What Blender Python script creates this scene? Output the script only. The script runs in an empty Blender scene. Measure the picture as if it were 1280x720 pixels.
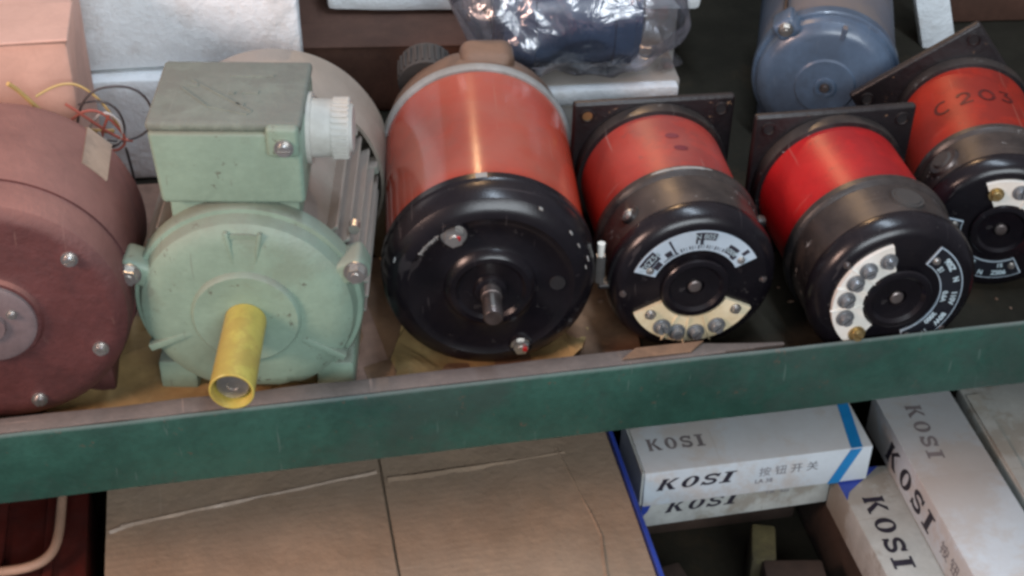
import bpy, bmesh, math, random
from mathutils import Vector, Matrix, noise
random.seed(4)
R = math.radians
sc = bpy.context.scene
C = sc.collection

# ---------------------------------------------------------------- camera
cam = bpy.data.cameras.new("camera"); co = bpy.data.objects.new("camera", cam); C.objects.link(co)
fw = Vector((0.16089427, 0.78078349, -0.60373022)); rt = Vector((0.98192262, -0.18842505, 0.01799903)); up = Vector((0.09970456, 0.5957123, 0.79698548))
m = Matrix((rt, up, -fw)).transposed().to_4x4(); m.translation = Vector((0, -0.81935394, 0.71706596))
co.matrix_world = m
cam.lens = 53.37; cam.sensor_width = 36; cam.clip_start = .02; cam.clip_end = 60
sc.camera = co
# ---------------------------------------------------------------- world, lamps, exposure
w = bpy.data.worlds.new("World"); sc.world = w; w.use_nodes = True
wb = w.node_tree.nodes["Background"]; wb.inputs[0].default_value = (.50, .50, .60, 1); wb.inputs[1].default_value = .32
def area(name, loc, target, sx, sy, power, col):
    l = bpy.data.lights.new(name, 'AREA'); l.shape = 'RECTANGLE'; l.size = sx; l.size_y = sy; l.energy = power; l.color = col
    o = bpy.data.objects.new(name, l); C.objects.link(o); o.location = loc
    o.rotation_euler = (Vector(target) - Vector(loc)).to_track_quat('-Z', 'Y').to_euler(); return o
area("shop_front_daylight", (.3, -2.1, 1.15), (.25, 0, -.1), 1.6, .9, 46, (.84, .92, .98))
area("ceiling_tube", (.45, .12, 1.7), (.35, .1, 0), 1.2, .07, 19, (.70, .84, 1))
area("bulb_behind_shelf", (.24, 2.0, 1.55), (.2, .2, .1), .035, .035, 11, (1, .62, .32))
area("added_warm_fill", (-1.1, -.45, .75), (-.15, .2, .05), .4, .4, 17, (1, .66, .54))  # unseen fill, added to warm and brighten the left-hand things
sc.view_settings.view_transform = 'Standard'; sc.view_settings.look = 'None'
sc.view_settings.exposure = 0; sc.view_settings.gamma = 1
sc.cycles.filter_width = 3.0
sc.cycles.max_bounces = 8; sc.cycles.transparent_max_bounces = 12

# ---------------------------------------------------------------- materials
def mat(name, base, rough=.5, metal=0., var=.15, dust=0., dustcol=(.30, .26, .23), scale=14., bump=.15, coat=0., fine=180.,
        grime=0., grimecol=(.05, .04, .035), cleanband=None, chips=0., chipcol=(.45, .44, .42), spec=.5, dr=.55, scr=0., scrcol=(.4, .36, .33), cast=0., dmin=.45, corr=0.):
    m = bpy.data.materials.new(name); m.use_nodes = True; nt = m.node_tree; N = nt.nodes; L = nt.links
    b = N["Principled BSDF"]
    tc = N.new("ShaderNodeTexCoord")
    def nz(s, d=4, r=.6, off=0):
        n = N.new("ShaderNodeTexNoise"); n.inputs['Scale'].default_value = s; n.inputs['Detail'].default_value = d; n.inputs['Roughness'].default_value = r
        if off:
            mp = N.new("ShaderNodeMapping"); mp.inputs['Location'].default_value = (off, off * 1.7, off * .3); L.new(tc.outputs['Object'], mp.inputs[0]); L.new(mp.outputs[0], n.inputs[0])
        else: L.new(tc.outputs['Object'], n.inputs[0])
        return n.outputs[0]
    def rng(v, a, bb, c=0, d=1):
        n = N.new("ShaderNodeMapRange"); n.interpolation_type = 'SMOOTHSTEP'
        n.inputs[1].default_value = a; n.inputs[2].default_value = bb; n.inputs[3].default_value = c; n.inputs[4].default_value = d
        L.new(v, n.inputs[0]); return n.outputs[0]
    def mul(a, bb):
        n = N.new("ShaderNodeMath"); n.operation = 'MULTIPLY'
        for i, q in enumerate((a, bb)):
            if isinstance(q, float): n.inputs[i].default_value = q
            else: L.new(q, n.inputs[i])
        return n.outputs[0]
    def mix(f, a, bb):
        n = N.new("ShaderNodeMix"); n.data_type = 'RGBA'
        if isinstance(f, float): n.inputs[0].default_value = f
        else: L.new(f, n.inputs[0])
        for i, q in ((6, a), (7, bb)):
            if isinstance(q, tuple): n.inputs[i].default_value = (*q[:3], 1)
            else: L.new(q, n.inputs[i])
        return n.outputs[2]
    c = mix(rng(nz(scale, 7, .72), .36, .64), tuple(x * (1 - var) for x in base), tuple(min(1, x * (1 + var)) for x in base))
    fn = nz(fine, 3, .7, 3.1)
    c = mix(mul(rng(fn, .35, .7), float(min(1, var * .9))), c, tuple(x * .55 for x in base))
    rr = rough
    if grime:
        g = mul(rng(nz(scale * .8, 6, .7, 7.7), .50, .60), float(grime)); c = mix(g, c, grimecol)
    if chips:
        v = rng(nz(75, 5, .8, 5.5), .635, .66); c = mix(mul(v, float(chips)), c, chipcol)
    if corr:
        wv = N.new("ShaderNodeTexWave"); wv.wave_type = 'BANDS'; wv.bands_direction = 'Y'; wv.inputs['Scale'].default_value = 48; wv.inputs['Distortion'].default_value = 1.5; wv.inputs['Detail'].default_value = 2
        L.new(tc.outputs['Object'], wv.inputs[0]); c = mix(mul(mul(wv.outputs[1], rng(nz(9, 3, .6, 6.6), .35, .65)), float(corr)), c, tuple(x * .55 for x in base))
    if scr:
        for ii, (sx_, sy_, sz_) in enumerate(((260, 7, 30), (9, 240, 22))):
            mp2 = N.new("ShaderNodeMapping"); mp2.inputs['Scale'].default_value = (sx_, sy_, sz_); mp2.inputs['Rotation'].default_value = (.3 + ii, .2, .5 - ii); L.new(tc.outputs['Object'], mp2.inputs[0])
            n2 = N.new("ShaderNodeTexNoise"); n2.inputs['Scale'].default_value = 1.; n2.inputs['Detail'].default_value = 2; L.new(mp2.outputs[0], n2.inputs[0])
            c = mix(mul(rng(n2.outputs[0], .70, .74), float(scr)), c, scrcol)
    if dust:
        ge = N.new("ShaderNodeNewGeometry"); sp = N.new("ShaderNodeSeparateXYZ"); L.new(ge.outputs['Normal'], sp.inputs[0])
        d = mul(rng(sp.outputs[2], .0, .95), rng(nz(scale * 1.3, 6, .65, 1.3), .2, .75, dmin, 1.))
        if cleanband:
            s2 = N.new("ShaderNodeSeparateXYZ"); L.new(tc.outputs['Object'], s2.inputs[0])
            ad = N.new("ShaderNodeMath"); ad.operation = 'MULTIPLY_ADD'; L.new(nz(9, 2, .5, 2.2), ad.inputs[0]); ad.inputs[1].default_value = .05; L.new(s2.outputs[1], ad.inputs[2])
            d = mul(d, rng(ad.outputs[0], cleanband[0], cleanband[1], .12, 1))
        d = mul(d, float(dust)); c = mix(d, c, dustcol)
        r_ = N.new("ShaderNodeMath"); r_.operation = 'MULTIPLY_ADD'; L.new(d, r_.inputs[0]); r_.inputs[1].default_value = dr; r_.inputs[2].default_value = rough
        r_.use_clamp = True; L.new(r_.outputs[0], b.inputs['Roughness'])
    else:
        L.new(rng(nz(scale * 3, 4, .7, 4.4), .3, .7, max(0, rough - .1), min(1, rough + .1)), b.inputs['Roughness'])
    L.new(c, b.inputs['Base Color']); b.inputs['Metallic'].default_value = metal
    b.inputs['Specular IOR Level'].default_value = spec
    b.inputs['Coat Weight'].default_value = coat; b.inputs['Coat Roughness'].default_value = .12
    if bump:
        bp = N.new("ShaderNodeBump"); bp.inputs['Strength'].default_value = bump; bp.inputs['Distance'].default_value = .0010
        if cast:
            ad2 = N.new("ShaderNodeMath"); ad2.operation = 'MULTIPLY_ADD'; L.new(nz(70, 3, .6, 8.8), ad2.inputs[0]); ad2.inputs[1].default_value = cast; L.new(fn, ad2.inputs[2]); L.new(ad2.outputs[0], bp.inputs['Height'])
        else: L.new(fn, bp.inputs['Height'])
        L.new(bp.outputs[0], b.inputs['Normal'])
    return m

M = {}
M['green'] = mat('dusty_mint_paint', (.225, .315, .24), .40, dust=.7, dmin=.2, dustcol=(.18, .165, .135), var=.10, grime=.3, grimecol=(.165, .175, .125), scale=12, chips=.8, chipcol=(.09, .08, .06), scr=.4, scrcol=(.15,.16,.13), bump=.35, cast=1.)
M['lid'] = mat('mint_lid_under_dust', (.17, .20, .16), .65, dust=.9, dmin=.35, dustcol=(.165, .165, .14), var=.25, scale=20, grime=.5, grimecol=(.095, .09, .075), scr=.5, scrcol=(.26,.28,.24), bump=.5, cast=2.)
M['cowl'] = mat('pale_dust_on_cowl', (.26, .23, .19), .5, dust=.9, dmin=.6, dr=.1, dustcol=(.37, .31, .255), var=.2, grime=.3, grimecol=(.20,.16,.13), bump=.4, cast=2.)
M['underpaper'] = mat('pinkish_brown_board', (.27, .16, .115), .7, var=.2, scale=12, grime=.5, grimecol=(.15, .085, .06), bump=.4)
M['salmon'] = mat('glare_pink_carton', (.55, .33, .26), .85, var=.1, scale=9, grime=.3, grimecol=(.44,.25,.19), dust=.3, dustcol=(.5,.36,.3))  # pink lens glare put into the colour of an added carton
M['bagblue'] = mat('blue_motor_enamel', (.055, .09, .16), .25, var=.2)
M['green_dusty'] = mat('mint_paint_under_thick_dust', (.21, .24, .20), .6, dust=.95, dmin=.7, dustcol=(.25, .19, .16), var=.15, grime=.4, grimecol=(.13,.10,.08), bump=.4, cast=2.)
M['orange'] = mat('orange_enamel', (.50, .036, .010), .13, dust=.66, dmin=.5, dr=.06, dustcol=(.36, .155, .115), var=.1, scale=10, bump=.05, coat=0, cleanband=(.050, .085), grime=.35, grimecol=(.22, .05, .035), chips=.35, chipcol=(.10,.04,.03), scr=.35, scrcol=(.5,.22,.15))
M['red'] = mat('red_enamel', (.42, .018, .010), .36, dust=.46, dr=.3, dustcol=(.33, .125, .095), var=.12, scale=14, bump=.12, grime=.5, grimecol=(.13, .02, .024), chips=.5, chipcol=(.08,.03,.03), scr=.4, scrcol=(.5,.3,.25))
M['scarlet'] = mat('scarlet_enamel', (.44, .006, .008), .36, dust=.16, dr=.3, dustcol=(.34, .08, .06), var=.12, scale=14, bump=.12, grime=.45, grimecol=(.20, .008, .012), chips=.4, chipcol=(.07,.02,.02), scr=.3, scrcol=(.4,.15,.12))
M['redorange'] = mat('red_orange_enamel', (.34, .016, .006), .42, dust=.12, dr=.3, dustcol=(.30, .09, .05), var=.12, scale=14, bump=.12, grime=.5, grimecol=(.15, .012, .01), chips=.4, chipcol=(.07,.02,.02), scr=.3, scrcol=(.4,.15,.1))
M['maroon'] = mat('dusty_maroon_paint', (.10, .032, .030), .55, dust=.8, dmin=.4, dustcol=(.36, .17, .135), var=.2, scale=9, grime=.5, grimecol=(.055, .022, .022), bump=.5, cast=2., scr=.3, scrcol=(.25,.14,.11))
M['black'] = mat('gloss_black_enamel', (.006, .005, .007), .24, dust=.12, dmin=.1, dustcol=(.09, .07, .07), dr=.4, var=.2, bump=.08, coat=0, spec=.42, chips=.12, chipcol=(.2, .18, .17), grime=.3, grimecol=(.014,.011,.012), scr=.45, scrcol=(.06,.05,.05))
M['blackdusty'] = mat('black_enamel_under_dust', (.010, .009, .010), .28, dust=.62, dustcol=(.105, .080, .066), dr=.3, dmin=.25, var=.2, bump=.12, chips=.8, chipcol=(.3, .29, .28), grime=.4, grimecol=(.05, .036, .03), scale=22, scr=.4, scrcol=(.16,.14,.13))
M['flange'] = mat('black_cast_flange', (.008, .006, .007), .35, dust=.28, dustcol=(.10, .075, .06), var=.25, bump=.3, chips=.8, chipcol=(.24, .14, .08), cast=2.)
M['greyring'] = mat('bare_grey_ring', (.30, .30, .29), .5, dust=.4, dustcol=(.40, .37, .33), var=.2, grime=.4, grimecol=(.12, .10, .08))
M['rearbrown'] = mat('dusty_brown_casting', (.15, .085, .05), .38, metal=.2, dust=.7, dustcol=(.27, .165, .115), var=.25, bump=.4, grime=.4, cast=2.)
M['blue'] = mat('grey_blue_paint', (.085, .125, .185), .3, dust=.12, dustcol=(.22, .21, .20), var=.15, bump=.15, coat=.2, grime=.35, grimecol=(.06, .075, .1), scr=.3, scrcol=(.2,.22,.25))
M['bluedusty'] = mat('grey_blue_body_under_dust', (.08, .105, .15), .4, dust=.9, dustcol=(.19, .145, .12), var=.15, bump=.2)
M['steel'] = mat('zinc_steel', (.58, .56, .53), .3, metal=.9, var=.2, grime=.3, grimecol=(.15, .12, .1), dust=.2)
M['darksteel'] = mat('dark_oily_steel', (.20, .17, .16), .38, metal=.8, var=.3, grime=.4, grimecol=(.07, .04, .03))
M['brass'] = mat('dull_brass', (.45, .33, .15), .35, metal=.8, var=.25, grime=.4, grimecol=(.1, .07, .04))
M['screwgrey'] = mat('grey_screw', (.25, .26, .27), .35, metal=.6, var=.2, grime=.3)
M['cream'] = mat('cream_bakelite', (.72, .62, .42), .4, var=.08, grime=.35, grimecol=(.45, .31, .13), dust=.1)
M['ivory'] = mat('ivory_bakelite', (.80, .77, .70), .4, var=.06, grime=.2, grimecol=(.5, .4, .28))
M['label'] = mat('silver_label', (.50, .60, .68), .38, metal=.15, var=.08, grime=.12, grimecol=(.3, .3, .28))
M['labelblack'] = mat('black_label', (.012, .013, .018), .3, var=.1)
M['ink'] = mat('black_ink', (.022, .018, .030), .6, var=.3)
M['inkfaint'] = mat('worn_ink', (.17, .16, .18), .7, var=.35)
M['inkgrey'] = mat('faded_grey_ink', (.20, .17, .17), .7, var=.3)
M['marker'] = mat('black_marker', (.085, .010, .008), .5, var=.6)
M['smudge'] = mat('dark_fingerprint', (.17, .028, .035), .55, var=.3)
M['whiteink'] = mat('white_print', (.42, .52, .56), .5, var=.3)
M['railgreen'] = mat('green_rail_paint', (.020, .070, .052), .45, var=.3, scale=7, dust=.75, dustcol=(.19, .21, .20), grime=.5, grimecol=(.036, .055, .047), bump=.35, cast=2., chips=.8, chipcol=(.085, .065, .045), scr=.7, scrcol=(.07,.12,.10))
M['floor'] = mat('oily_shelf_board', (.020, .017, .012), .8, var=.3, scale=9, grime=.5, grimecol=(.042, .028, .016), bump=.4, dust=.15, dustcol=(.05, .045, .03), spec=.15)
M['wood'] = mat('grimy_wood', (.095, .070, .058), .65, var=.3, scale=14, grime=.7, grimecol=(.075, .052, .046), bump=.6, dust=.2, scr=.6, scrcol=(.28,.19,.15))
M['yellow'] = mat('yellow_plastic', (.46, .37, .08), .4, var=.1, grime=.5, grimecol=(.33, .21, .05), scr=.4, scrcol=(.3,.2,.05), scale=30)
M['white'] = mat('white_plastic', (.56, .55, .50), .42, var=.08, dust=.6, dustcol=(.36, .33, .29), grime=.4, grimecol=(.36, .33, .28))
M['foam'] = mat('styrofoam', (.84, .87, .88), .75, var=.05, scale=22, fine=260, bump=.7, grime=.35, grimecol=(.60, .56, .52), cast=3.)
M['foamgrey'] = mat('dusty_foam', (.40, .37, .33), .8, var=.12, grime=.4, grimecol=(.24, .20, .17), bump=.4, dust=.8, dustcol=(.27, .235, .205))
M['card'] = mat('brown_cardboard', (.33, .225, .145), .75, var=.22, scale=7, grime=.55, grimecol=(.23, .165, .11), bump=.6, cast=1.5, dust=.5, dmin=.05, dustcol=(.35, .27, .20), scr=.5, scrcol=(.40,.31,.23), corr=.35)
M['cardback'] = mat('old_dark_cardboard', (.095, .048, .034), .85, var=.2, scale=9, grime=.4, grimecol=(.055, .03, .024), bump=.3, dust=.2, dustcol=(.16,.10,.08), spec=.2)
M['tape'] = mat('clear_packing_tape', (.36, .27, .20), .5, var=.2, scale=20, bump=.2)
M['carton'] = mat('white_carton', (.60, .66, .70), .55, var=.06, scale=9, grime=.5, grimecol=(.50, .40, .31), bump=.12, dust=.6, dustcol=(.43, .38, .34), scr=.3, scrcol=(.35,.31,.27))
M['cartonold'] = mat('soiled_white_carton', (.46, .47, .44), .7, var=.14, scale=14, grime=.7, grimecol=(.26, .22, .17), bump=.25, dust=.5, dmin=.1, dustcol=(.36, .33, .28), scr=.5, scrcol=(.25,.22,.18))
M['cyan'] = mat('cyan_print', (.012, .21, .50), .5, var=.1)
M['blueedge'] = mat('blue_plastic_sheet', (.03, .06, .33), .4, var=.15)
M['paperyellow'] = mat('oily_yellow_paper', (.36, .24, .10), .6, var=.2, scale=16, grime=.4, grimecol=(.24, .13, .05), bump=.3)
M['paperbrown'] = mat('brown_wrapping_paper', (.22, .12, .065), .65, var=.25, scale=10, grime=.5, grimecol=(.11, .06, .035), bump=.3)
M['wall'] = mat('dark_back_panel', (.010, .009, .008), .8, var=.3)
M['teal'] = mat('teal_steel', (.05, .16, .15), .5, var=.15)
M['wireyellow'] = mat('yellow_wire', (.50, .33, .12), .5, var=.1)
M['wireblack'] = mat('black_wire', (.06, .05, .05), .5, var=.1)
M['wirered'] = mat('red_wire', (.38, .09, .06), .5, var=.1)
M['wirewhite'] = mat('white_wire', (.5, .46, .43), .5, var=.1)
M['rubber'] = mat('black_rubber', (.025, .023, .022), .65, var=.2, dust=.5, dustcol=(.09, .075, .065))
M['plate'] = mat('dull_alloy_plate', (.50, .36, .27), .45, metal=.3, var=.15, grime=.3)
M['palegrey'] = mat('dull_grey_cast_disc', (.19, .14, .14), .55, metal=.1, var=.2, grime=.4, grimecol=(.12,.08,.08), dust=.3)
M['redcrate'] = mat('dark_red_plastic', (.085, .014, .010), .5, var=.2, grime=.3, grimecol=(.03, .012, .01))
M['beige'] = mat('beige_cord', (.42, .25, .17), .6, var=.1)
M['orangeplastic'] = mat('orange_plastic', (.55, .14, .05), .45, var=.1)
M['darkcard'] = mat('shadowed_brown_card', (.045, .026, .018), .8, var=.3, grime=.4, grimecol=(.02,.014,.01))  # brown card with the gap's shade darkened into its base colour
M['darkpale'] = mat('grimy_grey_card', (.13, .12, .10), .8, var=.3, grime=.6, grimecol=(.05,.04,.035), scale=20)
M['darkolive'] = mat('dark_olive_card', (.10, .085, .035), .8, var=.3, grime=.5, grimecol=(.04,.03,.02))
M['dark'] = mat('dark_bore', (.008, .007, .008), .7, var=.1)

def bagmat():
    m = bpy.data.materials.new('clear_crinkled_plastic'); m.use_nodes = True; nt = m.node_tree; N = nt.nodes; L = nt.links
    for n in list(N): N.remove(n)
    out = N.new("ShaderNodeOutputMaterial"); mx = N.new("ShaderNodeMixShader"); tr = N.new("ShaderNodeBsdfTransparent"); tr.inputs[0].default_value = (.90, .90, .92, 1)
    m2 = N.new("ShaderNodeMixShader"); gl = N.new("ShaderNodeBsdfGlossy"); gl.inputs['Roughness'].default_value = .2; gl.inputs[0].default_value = (.95, .95, .98, 1)
    df = N.new("ShaderNodeBsdfDiffuse"); df.inputs[0].default_value = (.5, .48, .48, 1); m2.inputs[0].default_value = .15
    L.new(gl.outputs[0], m2.inputs[1]); L.new(df.outputs[0], m2.inputs[2])
    lw = N.new("ShaderNodeLayerWeight"); lw.inputs[0].default_value = .3
    rg = N.new("ShaderNodeMapRange"); rg.inputs[3].default_value = .16; rg.inputs[4].default_value = .8; L.new(lw.outputs['Fresnel'], rg.inputs[0])
    nz = N.new("ShaderNodeTexNoise"); nz.inputs['Scale'].default_value = 45; nz.inputs['Detail'].default_value = 4; nz.inputs['Distortion'].default_value = 1.2
    tc = N.new("ShaderNodeTexCoord"); L.new(tc.outputs['Object'], nz.inputs[0])
    bp = N.new("ShaderNodeBump"); bp.inputs['Strength'].default_value = .8; bp.inputs['Distance'].default_value = .004; L.new(nz.outputs[0], bp.inputs['Height'])
    L.new(bp.outputs[0], gl.inputs['Normal']); L.new(rg.outputs[0], mx.inputs[0]); L.new(tr.outputs[0], mx.inputs[1]); L.new(m2.outputs[0], mx.inputs[2]); L.new(mx.outputs[0], out.inputs[0])
    return m
M['bag'] = bagmat()

# ---------------------------------------------------------------- mesh helpers
def new(): return bmesh.new()
def link(name, bm, mt, parent=None, smooth=35, kind=None, label=None, loc=None):
    me = bpy.data.meshes.new(name)
    bmesh.ops.recalc_face_normals(bm, faces=bm.faces)
    bm.to_mesh(me); bm.free()
    if smooth:
        for p in me.polygons: p.use_smooth = True
        me.set_sharp_from_angle(angle=R(smooth))
    me.materials.append(M[mt] if isinstance(mt, str) else mt)
    o = bpy.data.objects.new(name, me); C.objects.link(o)
    if parent: o.parent = parent
    if kind: o['kind'] = kind
    if label: o['label'] = label
    if loc: o.location = loc
    return o
def inst(src, parent, loc, rot=(0, 0, 0), s=1):
    o = src.copy(); C.objects.link(o); o.parent = parent; o.location = loc; o.rotation_euler = rot; o.scale = (s, s, s); return o
def thing(name, label, cat, loc=(0, 0, 0), rz=0, group=None, rot=None):
    o = bpy.data.objects.new(name, None); C.objects.link(o); o.empty_display_size = .02
    o.location = loc; o.rotation_euler = rot if rot else (0, 0, rz); o['label'] = label; o['category'] = cat
    if group: o['group'] = group
    return o
def tag(o, label, cat, group=None):
    o['label'] = label; o['category'] = cat
    if group: o['group'] = group
    return o
def box(bm, x0, x1, y0, y1, z0, z1, bev=0, seg=2, mtx=None):
    g = bmesh.ops.create_cube(bm, size=1)['verts']
    for v in g: v.co = Vector((x0 + (v.co.x + .5) * (x1 - x0), y0 + (v.co.y + .5) * (y1 - y0), z0 + (v.co.z + .5) * (z1 - z0)))
    if bev:
        es = {e for v in g for e in v.link_edges}
        res = bmesh.ops.bevel(bm, geom=list(es), offset=bev, segments=seg, profile=.5, affect='EDGES')
        g = [v for v in res['verts']]
        g = list({v for f in res['faces'] for v in f.verts} | set(g))
    if mtx:
        for v in {q for q in g if q.is_valid}: v.co = mtx @ v.co
    return bm
def lathe(bm, prof, cz=0, cx=0, seg=72, zmin=None, wob=0):
    """prof: list of (y, r) about the +Y axis through (cx, *, cz)"""
    rings = []
    for (y, r) in prof:
        if r <= 1e-6: rings.append([bm.verts.new((cx, y, cz))]); continue
        ring = []
        for i in range(seg):
            a = 2 * math.pi * i / seg
            z = cz + r * math.sin(a)
            if zmin is not None and z < zmin: z = zmin + .0001 * (z - zmin)
            ring.append(bm.verts.new((cx + r * math.cos(a), y, z)))
        rings.append(ring)
    for a, b in zip(rings, rings[1:]):
        if len(a) == 1 and len(b) == 1: continue
        for i in range(seg):
            j = (i + 1) % seg
            if len(a) == 1: bm.faces.new((a[0], b[i], b[j]))
            elif len(b) == 1: bm.faces.new((a[i], a[j], b[0]))
            else: bm.faces.new((a[i], a[j], b[j], b[i]))
    return bm
def rod(bm, p0, p1, r, r1=None, seg=16, cap=True):
    p0 = Vector(p0); p1 = Vector(p1); d = p1 - p0
    q = d.to_track_quat('Z', 'Y').to_matrix().to_4x4(); q.translation = (p0 + p1) / 2
    bmesh.ops.create_cone(bm, cap_ends=cap, segments=seg, radius1=r, radius2=r if r1 is None else r1, depth=d.length, matrix=q); return bm
def sector(bm, y0, y1, r0, r1, a0, a1, cz, n=28, cx=0):
    """annular slab between y0 (front) and y1 (back), angles in degrees"""
    vs = []
    for i in range(n + 1):
        a = R(a0 + (a1 - a0) * i / n); c, s = math.cos(a), math.sin(a)
        vs.append([bm.verts.new((cx + r * c, y, cz + r * s)) for y, r in ((y0, r0), (y0, r1), (y1, r1), (y1, r0))])
    for a, b in zip(vs, vs[1:]):
        for k in range(4): bm.faces.new((a[k], a[(k + 1) % 4], b[(k + 1) % 4], b[k]))
    bm.faces.new(vs[0]); bm.faces.new(vs[-1][::-1]); return bm
def tube(name, pts, r, mt, parent=None, kind=None, res=8, cyc=False):
    cu = bpy.data.curves.new(name, 'CURVE'); cu.dimensions = '3D'; sp = cu.splines.new('NURBS'); sp.points.add(len(pts) - 1)
    for i, p in enumerate(pts): sp.points[i].co = (*p, 1)
    sp.order_u = 4; sp.use_endpoint_u = True; sp.resolution_u = res; sp.use_cyclic_u = cyc; cu.bevel_depth = r; cu.bevel_resolution = 2; cu.use_fill_caps = True
    t = bpy.data.objects.new('tmp', cu); C.objects.link(t); dg = bpy.context.evaluated_depsgraph_get()
    me = bpy.data.meshes.new_from_object(t.evaluated_get(dg)); bpy.data.objects.remove(t)
    me.name = name; me.materials.clear(); me.materials.append(M[mt])
    for p in me.polygons: p.use_smooth = True
    o = bpy.data.objects.new(name, me); C.objects.link(o)
    if parent: o.parent = parent
    if kind: o['kind'] = kind
    return o
# hex head with washer, facing -Y, origin at seat
def hexbolt_mesh(name, r, h, mt, dome=False, slot=False):
    bm = new()
    rod(bm, (0, 0, 0), (0, -.0012, 0), r * 1.35, seg=24)
    if dome:
        lathe(bm, [(-.0012, r * .97), (-.0012 - h * .55, r * .93), (-.0012 - h * .55, 0)] if slot else [(-.0012, r), (-.0012 - h * .6, r * .92), (-.0012 - h, r * .6), (-.0012 - h * 1.1, 0)], seg=20)
        if slot:
            for sg in (-1, 1):
                n_ = 12; a_ = math.asin(.16); pts = [(r * .92 * math.cos(a_ + (math.pi - 2 * a_) * i / n_), sg * r * .92 * math.sin(a_ + (math.pi - 2 * a_) * i / n_)) for i in range(n_ + 1)]
                lo = [bm.verts.new((x, -.0012 - h * .5, z)) for x, z in pts]; hi = [bm.verts.new((x * .85, -.0012 - h * 1.15, sg * r * .15 + (z - sg * r * .15) * .85)) for x, z in pts]
                bm.faces.new(hi); 
                for i in range(n_ + 1): bm.faces.new((lo[i], lo[(i + 1) % (n_ + 1)], hi[(i + 1) % (n_ + 1)], hi[i]))
    else:
        rod(bm, (0, -.0011, 0), (0, -.0012 - h, 0), r, seg=6)
        rod(bm, (0, -h, 0), (0, -h - .0022, 0), r * .45, seg=14)
    return link(name, bm, mt, None, 30)
PROTO = []
def proto(o): PROTO.append(o); return o
bolt_steel = proto(hexbolt_mesh('bolt', .0055, .0045, 'steel'))
screw_grey = proto(hexbolt_mesh('screw', .0042, .0034, 'screwgrey', True, True))
screw_brass = proto(hexbolt_mesh('screw', .0042, .0030, 'brass', True, True))
screw_small = proto(hexbolt_mesh('screw', .0028, .0020, 'steel', True, True))
screw_dark = proto(hexbolt_mesh('screw', .0028, .0018, 'darksteel', True, True))

# stroked lettering: letters as polylines in a unit cell, swept as flat ribbons (each letter one ribbon or a few, stacked by microns)
def ribbon(bm, pts, wd, f, lift):
    """pts list of (u,v); f maps (u,v,lift)->world; wd ribbon width"""
    P = [Vector((a, b, 0)) for a, b in pts]; L_, R_ = [], []
    for i, p in enumerate(P):
        d = (P[min(i + 1, len(P) - 1)] - P[max(i - 1, 0)]).normalized(); n = Vector((-d.y, d.x, 0)) * wd / 2
        L_.append(p + n); R_.append(p - n)
    a = [bm.verts.new(f(q.x, q.y, lift)) for q in L_]; b = [bm.verts.new(f(q.x, q.y, lift)) for q in R_]
    for i in range(len(P) - 1): bm.faces.new((a[i], a[i + 1], b[i + 1], b[i]))
def arc(cx, cy, rx, ry, a0, a1, n=12): return [(cx + rx * math.cos(R(a0 + (a1 - a0) * i / n)), cy + ry * math.sin(R(a0 + (a1 - a0) * i / n))) for i in range(n + 1)]
def poly(bm, pts, f, lift): bm.faces.new([bm.verts.new(f(u, v, lift)) for u, v in pts])
def KOSI(bm, f, cw=1.0, gap=.28, shear=0., th=.27):
    """four heavy slab letters, unit height, f(u,v,lift)"""
    def S(pts, x0): return [(x0 + u * cw + v * shear, v) for u, v in pts]
    x = 0
    poly(bm, S([(0, 0), (.10, 0), (.10, .0), (.34, 0), (.34, .12), (.30, .12), (.30, .88), (.34, .88), (.34, 1), (0, 1), (0, .88), (.04, .88), (.04, .12), (0, .12)][0:2] + [(.34, 0), (.34, .10), (.29, .10), (.29, .90), (.34, .90), (.34, 1), (0, 1), (0, .90), (.04, .90), (.04, .10), (0, .10)], x), f, 0)
    poly(bm, S([(.27, .50), (.62, 1), (.86, 1), (.47, .54)], x), f, .00004)
    poly(bm, S([(.30, .56), (.66, 0), (.96, 0), (.96, .10), (.88, .10), (.50, .60)], x), f, .00008)
    x += (1 + gap) * cw
    o = arc(.42, .5, .42, .5, 0, 360, 28); i_ = arc(.42, .5, .42 - th * .95, .5 - th * .45, 0, 360, 28)
    a = [bm.verts.new(f(u, v, 0)) for u, v in S(o[:-1], x)]; b = [bm.verts.new(f(u, v, 0)) for u, v in S(i_[:-1], x)]
    for k in range(28): bm.faces.new((a[k], a[(k + 1) % 28], b[(k + 1) % 28], b[k]))
    x += (.88 + gap) * cw
    s = arc(.40, .74, .29, .17, 20, 180, 8) + arc(.40, .74, .29, .22, 190, 262, 5) + arc(.42, .26, .29, .24, 85, 0, 5) + arc(.42, .26, .29, .17, -10, -165, 8)
    ribbon(bm, S(s, x), th * .72, f, 0)
    poly(bm, S([(.62, .68), (.78, .68), (.78, .98), (.70, .98)], x), f, .00004); poly(bm, S([(.04, .02), (.12, .02), (.20, .34), (.04, .34)], x), f, .00004)
    x += (.84 + gap) * cw
    poly(bm, S([(0, 0), (.60, 0), (.60, .12), (.45, .12), (.45, .88), (.60, .88), (.60, 1), (0, 1), (0, .88), (.15, .88), (.15, .12), (0, .12)], x), f, 0)
def text_mesh(s, size, bold=0., shear=0.):
    cu = bpy.data.curves.new('t', 'FONT'); cu.body = s; cu.size = size; cu.offset = bold; cu.shear = shear; cu.align_x = 'CENTER'; cu.resolution_u = 3
    t = bpy.data.objects.new('tmp', cu); C.objects.link(t); dg = bpy.context.evaluated_depsgraph_get()
    me = bpy.data.meshes.new_from_object(t.evaluated_get(dg)); bpy.data.objects.remove(t); return me
def mapped_text(name, s, size, f, mt, parent, bold=0., shear=0.):
    me = text_mesh(s, size, bold, shear); bm = new(); bm.from_mesh(me)
    for v in bm.verts: v.co = f(v.co.x, v.co.y, 0)
    return link(name, bm, mt, parent, 0)

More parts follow.
